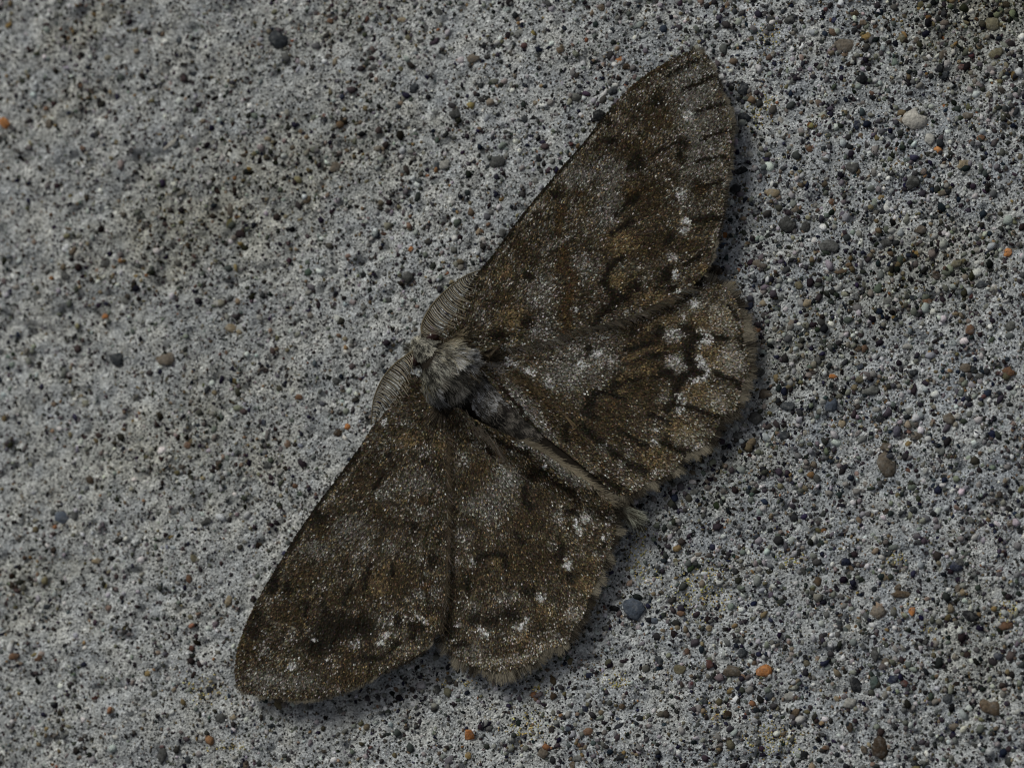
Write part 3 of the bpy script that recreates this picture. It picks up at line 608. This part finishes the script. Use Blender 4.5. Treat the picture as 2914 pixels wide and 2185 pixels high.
FR = dict(RF=((1967, 148), (2000, 784)), RH=((1990, 800), (1748, 1404)), LF=((674, 1944), (1230, 1822)), LH=((1252, 1810), (1722, 1408)))
def make_wing(w, out, name):
    poly = spline(out); zf = lambda x, y: wing_z(w, x, y)
    x0, y0 = poly.min(0); x1, y1 = poly.max(0); g = 11.0
    X, Y = np.meshgrid(np.arange(x0, x1, g), np.arange(y0, y1, g)); X = X.ravel(); Y = Y.ravel()
    X[::2] += .1
    m = inside(poly, X, Y); X, Y = X[m], Y[m]
    db = np.full(len(X), 1e9)
    for q in poly: db = np.minimum(db, np.hypot(X-q[0], Y-q[1]))
    X, Y = X[db > 5], Y[db > 5]
    pts = [Vector(p) for p in poly]+[Vector((a, b)) for a, b in zip(X, Y)]
    vo, eo, fo, _, _, _ = delaunay_2d_cdt(pts, [], [list(range(len(poly)))], 1, 1e-4)
    vx = np.array([v[0] for v in vo]); vy = np.array([v[1] for v in vo]); F = np.array([f for f in fo if len(f) == 3])
    top = at(vx, vy, zf(vx, vy)); n = len(top); bot = top.copy(); bot[:, 2] -= .07
    a = top[F]; up = np.cross(a[:, 1]-a[:, 0], a[:, 2]-a[:, 0])[:, 2]; F[up < 0] = F[up < 0][:, ::-1]
    E = np.concatenate([F[:, [0, 1]], F[:, [1, 2]], F[:, [2, 0]]]); key = {}
    for p, q in E: key[(p, q)] = 1
    bd = np.array([(p, q) for p, q in key if (q, p) not in key])
    SQ = np.stack([bd[:, 1], bd[:, 0], bd[:, 0]+n, bd[:, 1]+n], 1)
    mc, _ = pattern(w, vx, vy); mc = mc*.25+alb((50, 42, 32))*.75*.8
    wing = mpart(name, np.concatenate([top, bot]), [F, F[:, ::-1]+n, SQ], MAT['membrane'], col=np.concatenate([mc, mc]))
    # scales
    s = 2.85; X, Y = np.meshgrid(np.arange(x0, x1, s), np.arange(y0, y1, s)); X = X.ravel()+rng.normal(size=X.size)*1.1; Y = Y.ravel()+rng.normal(size=Y.size)*1.1
    m = inside(poly, X, Y)
    if w in ('RH', 'LH'):        # not where the forewing hides it
        fo_ = spline(RF_OUT if w == 'RH' else LF_OUT); c = fo_.mean(0); m &= ~inside(c+(fo_-c)*.93, X, Y)
    X, Y = X[m], Y[m]; rx, ry = ROOT[w]
    dx, dy = X-rx, Y-ry; an = np.arctan2(dy, dx)+rng.normal(size=len(X))*.22
    P, D, Nn = frame(zf, X, Y, np.cos(an), np.sin(an))
    col, _ = pattern(w, X, Y)
    L = PX*rng.uniform(6.2, 9.6, len(X)); Wd = PX*rng.uniform(3.2, 4.7, len(X)); ti = np.abs(rng.normal(.22, .17, len(X)))
    Nr = Nn+rng.normal(size=Nn.shape)*.16; Nr -= D*np.sum(Nr*D, 1)[:, None]; Nr /= np.linalg.norm(Nr, axis=1)[:, None]
    Vv, Ff, Cc = flakes(P-D*L[:, None]*.4+Nn*.012, D, Nr, L, Wd, ti, col)
    mpart('scales', Vv, Ff, MAT['scale'], wing, Cc, smooth=False, stuff=True)
    # fringe along the outer margin
    i0 = np.argmin(np.hypot(*(poly-np.array(FR[w][0])).T)); i1 = np.argmin(np.hypot(*(poly-np.array(FR[w][1])).T))
    run = poly[i0:i1+1] if i0 < i1 else poly[i1:i0+1]
    sgn = 1 if w in ('RF', 'RH') else -1
    L_ = np.concatenate([[0], np.cumsum(np.hypot(*np.diff(run, axis=0).T))]); k = int(L_[-1]*4.2)
    t = np.sort(rng.uniform(0, L_[-1], k)); fx = np.interp(t, L_, run[:, 0]); fy = np.interp(t, L_, run[:, 1])
    tx = np.gradient(np.convolve(np.interp(np.linspace(0, L_[-1], 400), L_, run[:, 0]), np.ones(15)/15, 'same')); 
    gxx = np.interp(t+14, L_, run[:, 0])-np.interp(t-14, L_, run[:, 0]); gyy = np.interp(t+14, L_, run[:, 1])-np.interp(t-14, L_, run[:, 1])
    ox, oy = gyy, -gxx
    c = poly.mean(0); f = np.sign(np.mean(ox*(fx-c[0])+oy*(fy-c[1]))); nn = np.hypot(ox, oy)+1e-6; ox, oy = f*ox/nn, f*oy/nn
    rr = np.hypot(fx-rx, fy-ry); ox = ox*.75+.35*(fx-rx)/rr; oy = oy*.75+.35*(fy-ry)/rr
    an = np.arctan2(oy, ox)+rng.normal(size=k)*.16+.18*vn(t/11, t*0, 5)
    back = rng.uniform(2, 12, k); fx -= np.cos(an)*back; fy -= np.sin(an)*back
    P, D, Nn = frame(zf, fx, fy, np.cos(an), np.sin(an))
    base = dict(RF=13, LF=11, RH=29, LH=28)[w]; ln = PX*(base*(.8+.38*vn(t/9, t*0+3, 8)+.15*rng.normal(size=k))+back)
    tone = np.clip(.5+.8*vn(t/26, t*0, 77)+.25*rng.normal(size=k), 0, 1)[:, None]
    c1 = (alb((42, 37, 30))*(1-tone)+alb((128, 120, 104))*tone)*rng.uniform(.55, 1.35, (k, 1)); c0 = c1*.42
    if w in ('RF', 'LF'): c1 = c1*.72
    Vv, Ff, Cc = hairs(P+Nn*.015, D, Nn, np.maximum(ln, .15)*rng.uniform(.7, 1.12, k), PX*rng.uniform(1.2, 2.3, k), rng.normal(.02, .08, k), rng.uniform(.5, 1.3, k), c0, c1)
    mpart('fringe', Vv, Ff, MAT['hair'], wing, Cc, smooth=False, stuff=True)
    return wing, zf

rh, zRH = make_wing('RH', RH_OUT, 'hindwing')
lh, zLH = make_wing('LH', LH_OUT, 'hindwing')
rf, zRF = make_wing('RF', RF_OUT, 'forewing')
lf, zLF = make_wing('LF', LF_OUT, 'forewing')

# ---- hair along the wings' inner margins
def margin_hair(zf, path, direction, length, n, c_lo, c_hi, parent, width=(1.6, 2.8), lift=.05, spread=.16, back=26, down=.6, w=None):
    p = np.array(path, float); L_ = np.concatenate([[0], np.cumsum(np.hypot(*np.diff(p, axis=0).T))])
    t = rng.uniform(0, L_[-1], n); fx = np.interp(t, L_, p[:, 0]); fy = np.interp(t, L_, p[:, 1])
    dirs = np.array(direction, float)
    dx = np.interp(t, np.linspace(0, L_[-1], len(dirs)), dirs[:, 0]); dy = np.interp(t, np.linspace(0, L_[-1], len(dirs)), dirs[:, 1])
    an = np.arctan2(dy, dx)+spread*rng.normal(size=n)+.2*vn(t/18, t*0, 15)
    bk = rng.uniform(0, back, n); fx = fx-np.cos(an)*bk; fy = fy-np.sin(an)*bk
    P, D, Nn = frame(zf, fx, fy, np.cos(an), np.sin(an))
    lim = (rng.random(n)*.7+.3*np.clip(.5+.7*vn(t/22, t*0, 44), 0, 1))[:, None]
    c1 = alb(c_lo)*(1-lim)+alb(c_hi)*lim
    if w: c1 = .45*c1+.55*pattern(w, fx-np.cos(an)*8, fy-np.sin(an)*8)[0]
    V, F, C = hairs(P+Nn*.03, D, Nn, PX*length*rng.uniform(.6, 1.15, n), PX*rng.uniform(*width, n), np.full(n, lift), rng.uniform(down, down+1.2, n), c1*.55, c1)
    return mpart('fringe', V, F, MAT['hair'], parent, C, smooth=False, stuff=True)
margin_hair(zLF, [(1268, 1180), (1270, 1367), (1272, 1530), (1266, 1693), (1250, 1790)], [(.62, .78), (.55, .83), (.42, .9), (.2, .98)], 40, 1000, (44, 37, 29), (104, 92, 76), lf, width=(1.1, 2.0), lift=-.03, spread=.26, back=34, w='LF')
margin_hair(zRF, [(1385, 990), (1486, 982), (1560, 965), (1630, 940), (1712, 922), (1795, 900), (1880, 858), (1960, 818)], [(.8, .6), (.86, .5), (.93, .36), (.97, .2)], 42, 1100, (44, 39, 32), (98, 92, 82), rf, width=(1.1, 2.0), lift=-.03, spread=.24, back=34, w='RF')
margin_hair(zLH, [(1478, 1252), (1530, 1276), (1580, 1306), (1636, 1342), (1690, 1384), (1735, 1424)], [(.98, .2), (.9, .43), (.82, .57), (.85, .5)], 40, 1300, (70, 61, 48), (150, 139, 118), lh, width=(1.1, 2.0), spread=.24, back=14, down=.3)
# thin long hairs lying on the hindwings
margin_hair(zRH, [(1440, 1070), (1500, 1095), (1570, 1145), (1610, 1185)], [(.8, .6), (.75, .66)], 60, 500, (70, 58, 40), (112, 96, 72), rh, spread=.1, back=50)
margin_hair(zLH, [(1330, 1200), (1400, 1250), (1450, 1330)], [(.7, .7), (.68, .73)], 70, 500, (74, 64, 52), (140, 130, 116), lh, spread=.16, back=60)
margin_hair(zRH, [(1380, 1030), (1420, 1060)], [(.95, .3), (.75, .66)], 90, 420, (90, 82, 72), (164, 158, 150), rh, spread=.2, back=20)

# ---- fur on head and thorax
def body_z(px, py):
    t, s, lat = abd_top(px, py); return np.maximum(t, .6)
TUFT = []
def tuft(cx, cy, rx, ry, ang, dx, dy, fan, length, n, c0, c1, lift=.35, bend=.9, width=(1.3, 2.5), zf=body_z, dz=.05):
    n = int(n*1.5)
    a = rng.uniform(0, 2*math.pi, n); q = np.sqrt(rng.random(n)); u = q*np.cos(a); v = q*np.sin(a)
    ca, sa = math.cos(math.radians(ang)), math.sin(math.radians(ang))
    x = cx+u*rx*ca-v*ry*sa; y = cy+u*rx*sa+v*ry*ca
    d = np.array([dx, dy])/math.hypot(dx, dy)
    lat = (u*rx*(-d[1]*ca+d[0]*sa)+v*ry*(d[1]*sa+d[0]*ca))/max(rx, ry)
    an = math.atan2(dy, dx)+fan*lat+rng.normal(size=n)*.14+.55*vn(x/9, y/9, 90)
    P, D, Nn = frame(zf, x, y, np.cos(an), np.sin(an))
    k = np.clip(.34+.75*vn(x/7, y/7, 95)+.45*vn(x/22, y/22, 96)+.30*rng.normal(size=n), 0, 1)[:, None]
    t0 = np.tile(alb(c0), (n, 1))*(.8+.4*k); t1 = alb(np.clip(np.array(c1)*1.25, 0, 235))*k+alb(np.array(c1)*.32)*(1-k)
    TUFT.append(hairs(P+Nn*dz, D, Nn, PX*length*.82*rng.uniform(.55, 1.25, n), PX*rng.uniform(*width, n), rng.normal(lift, .13, n)+.22*vn(x/8, y/8, 95), rng.uniform(bend*.7, bend*1.3, n), t0, t1))
DKF = (24, 21, 17); PALE = (178, 175, 166); GRY = (142, 138, 128); BR = (104, 88, 64)
tuft(1290, 1062, 70, 74, 0, .77, .63, .5, 40, 1500, (34, 31, 26), (112, 108, 100), .3)               # crown of the thorax
tuft(1255, 1036, 24, 66, 40, .75, .62, .5, 36, 700, DKF, (150, 148, 138), .45)                # collar, swept back
tuft(1278, 1008, 40, 26, 15, .97, .2, .6, 42, 560, DKF, (136, 130, 114), .4)               # shoulder tuft beside the upper wing
tuft(1320, 1022, 36, 22, 25, .93, .35, .6, 42, 480, (28, 25, 20), PALE, .4)
tuft(1300, 965, 40, 14, -20, .9, -.25, .5, 40, 160, (50, 43, 32), (112, 102, 82), .2, zf=lambda x, y: np.maximum(body_z(x, y), zRF(x, y)))
tuft(1216, 1085, 26, 42, 15, .3, .95, .5, 42, 560, DKF, (160, 156, 142), .4)                # shoulder tuft beside the lower wing
tuft(1232, 1130, 26, 36, 10, .3, .95, .6, 46, 560, (24, 22, 18), (190, 188, 182), .45)
tuft(1205, 1112, 16, 40, 20, .2, .98, .5, 44, 260, DKF, (138, 126, 94), .35)
tuft(1262, 1160, 22, 16, 0, .45, .9, 1.4, 60, 150, (40, 34, 28), (104, 94, 80), .12, width=(1.2, 2.0), zf=lambda x, y: np.maximum(body_z(x, y), zLF(x, y)))
tuft(1330, 1088, 24, 44, 38, .8, .6, .8, 36, 700, (36, 33, 29), (118, 115, 109), .3)         # hind thorax
tuft(1345, 1062, 18, 22, 38, .9, .45, .8, 34, 300, (60, 48, 32), (132, 116, 90), .3)
tuft(1296, 1122, 26, 20, 38, .62, .78, .6, 34, 380, (34, 31, 27), (128, 124, 117), .3)
tuft(1207, 990, 26, 32, 40, .6, .75, .8, 17, 620, (38, 36, 31), (126, 123, 113), .35, width=(2.0, 3.2), dz=.08)    # head
tuft(1180, 985, 14, 30, 40, -.75, -.4, 1.0, 20, 300, (60, 57, 49), (148, 144, 131), .15, dz=.08)    # face
#tuft(1232, 985, 10, 22, 40, .5, -.5, .5, 14, 90, (60, 54, 42), (130, 124, 108), .3)
# abdomen: short pale hair, dark blotches
def abd(cx, cy, rx, ry, n, c0, c1): tuft(cx, cy, rx, ry, 40, .77, .63, .3, 19, n, c0, c1, .16, .9, (2.2, 3.6), dz=.07)
abd(1440, 1180, 110, 60, 3000, (40, 37, 33), (98, 93, 86))
abd(1390, 1115, 36, 34, 800, (96, 92, 86), (204, 200, 192)); abd(1372, 1150, 34, 26, 600, (80, 76, 70), (176, 172, 164)); abd(1425, 1135, 26, 12, 300, (90, 86, 80), (196, 192, 186))
abd(1412, 1190, 22, 16, 420, (20, 19, 18), (34, 32, 30)); abd(1438, 1152, 20, 11, 280, (40, 36, 33), (60, 54, 50)); abd(1345, 1180, 22, 14, 320, (26, 24, 22), (44, 40, 36))
tuft(1786, 1456, 30, 13, 40, .70, .71, .35, 60, 420, (60, 54, 44), (178, 168, 142), .10, 1.2, (1.4, 2.4))
tuft(1388, 1010, 30, 16, 10, .95, .25, .4, 46, 300, (34, 29, 22), (96, 86, 70), .1, 1.0, (1.4, 2.4), zf=lambda x, y: np.maximum(body_z(x, y), zRH(x, y)))
#  # tail tuft
tuft(1742, 1422, 30, 26, 40, .77, .63, .3, 40, 400, (70, 64, 54), (130, 122, 104), .1, 1.1)
tuft(1240, 972, 14, 10, 40, .2, -.9, .6, 15, 70, (50, 46, 38), (124, 118, 104), .3)    # brow over the eye
V, F, C = merge(TUFT)
mpart('fur', V, F, MAT['hair'], body, C, smooth=False, stuff=True)

# ---- eyes
def eye(px, py, r, z):
    u = np.linspace(0, math.pi, 11); v = np.linspace(0, 2*math.pi, 20, endpoint=False); c = at(np.array(px), np.array(py), z)
    P = np.stack([np.outer(np.sin(u), np.cos(v)), np.outer(np.sin(u), np.sin(v)), np.outer(np.cos(u), np.ones(20))], -1).reshape(-1, 3)
    P = P*np.array([r, r, r*.95])+c; i = np.arange(220).reshape(11, 20); j = np.roll(i, -1, 1)
    return mpart('eye', P, np.stack([i[:-1].ravel(), i[1:].ravel(), j[1:].ravel(), j[:-1].ravel()], 1), MAT['eye'], body, col=np.tile(alb((46, 26, 20)), (220, 1)))
eye(1231., 959., .42, 2.6); eye(1179., 1026., .42, 2.4)


# ---- antennae: shaft on the outside, comb of barbs reaching in
def antenna(path, zpath, ends, n, side):
    p = spline_open(path); m = len(p); z = np.interp(np.linspace(0, 1, m), np.linspace(0, 1, len(zpath)), zpath)
    c = at(p[:, 0], p[:, 1], z); r = np.interp(np.linspace(0, 1, m), [0, .08, 1], [.10, .08, .03])
    T = np.gradient(c, axis=0); T /= np.linalg.norm(T, axis=1)[:, None]
    A = np.cross(T, [0, 0, 1.]); A /= np.linalg.norm(A, axis=1)[:, None]; B = np.cross(A, T); k = 7; th_ = np.linspace(0, 2*math.pi, k, endpoint=False)
    P = c[:, None]+r[:, None, None]*(A[:, None]*np.cos(th_)[None, :, None]+B[:, None]*np.sin(th_)[None, :, None])
    i = np.arange(m*k).reshape(m, k); j = np.roll(i, -1, 1)
    sh = mpart('antenna', P.reshape(-1, 3), [np.stack([i[:-1].ravel(), j[:-1].ravel(), j[1:].ravel(), i[1:].ravel()], 1), i[0][None], i[-1][::-1][None]], MAT['barb'], col=np.tile(alb((84, 76, 60)), (m*k, 1)))
    e = spline_open(ends); V = []; F = []; C = []; o = 0
    for row in range(2):
        nq = n if row == 0 else 2*n
        for q in range(nq):
            t = (q+.5*row)/nq; f = t*(m-1); a = int(f); g = f-a; b0 = c[a]*(1-g)+c[min(a+1, m-1)]*g
            f2 = min(t*1.0+.03, 1)*(len(e)-1); a2 = int(f2); g2 = f2-a2; ee = e[a2]*(1-g2)+e[min(a2+1, len(e)-1)]*g2
            qv = rng.uniform(.75, 1.2)
            zt = z[a]+(.35 if row == 0 else -.45)
            sc_ = (1.0 if row == 0 else .97)
            pb = topx(b0); tx = pb[0]+(ee[0]-pb[0])*sc_; ty = pb[1]+(ee[1]-pb[1])*sc_
            tip = at(np.array(tx+rng.normal()*3), np.array(ty+rng.normal()*3), zt)
            dr = tip-b0; nrm = np.cross(dr, [0, 0, 1.]); nrm /= np.linalg.norm(nrm)+1e-9
            for s_ in (0, .25, .5, .75, 1.0):
                pt = b0+dr*s_+np.array([0, 0, .38*math.sin(math.pi*s_)*(1 if row == 0 else .3)])+nrm*side*.22*math.sin(math.pi*s_*.9)
                w_ = PX*((2.2 if row == 0 else 3.0)*(1-.5*s_)); V += [pt-nrm*w_*.5, pt+nrm*w_*.5]
                cc_ = alb((128, 120, 103) if row == 0 else (62, 57, 50))*(.62+.6*s_)*qv; C += [cc_, cc_]
            F += [(o+2*i_, o+2*i_+1, o+2*i_+3, o+2*i_+2) for i_ in range(4)]; o += 10
    mpart('barbs', np.array(V), np.array(F), MAT['barb'], sh, np.array(C), smooth=False, stuff=True)
    return sh
def spline_open(pts, step=4.0):
    p = np.array(pts, float); q = np.concatenate([[2*p[0]-p[1]], p, [2*p[-1]-p[-2]]]); out = []
    for i in range(1, len(q)-2):
        a, b, c, d = q[i-1:i+3]; k = max(2, int(np.hypot(*(c-b))/step)); t = np.arange(k)[:, None]/k
        out.append(.5*((2*b)+(-a+c)*t+(2*a-5*b+4*c-d)*t*t+(-a+3*b-3*c+d)*t**3))
    return np.concatenate(out+[p[-1:]])
antenna([(1203, 950), (1200, 931), (1209, 903), (1234, 863), (1274, 823), (1321, 787), (1368, 768)], [2.9, 2.9, 2.6, 2.2, 2.0],
        [(1216, 940), (1262, 946), (1294, 928), (1322, 898), (1345, 852), (1358, 805), (1374, 776)], 40, 1)
antenna([(1176, 1000), (1160, 1010), (1130, 1031), (1099, 1063), (1077, 1100), (1062, 1145), (1056, 1210)], [2.7, 2.7, 2.4, 2.1, 1.9],
        [(1162, 1024), (1168, 1062), (1164, 1100), (1150, 1134), (1118, 1160), (1084, 1178), (1060, 1214)], 38, -1)
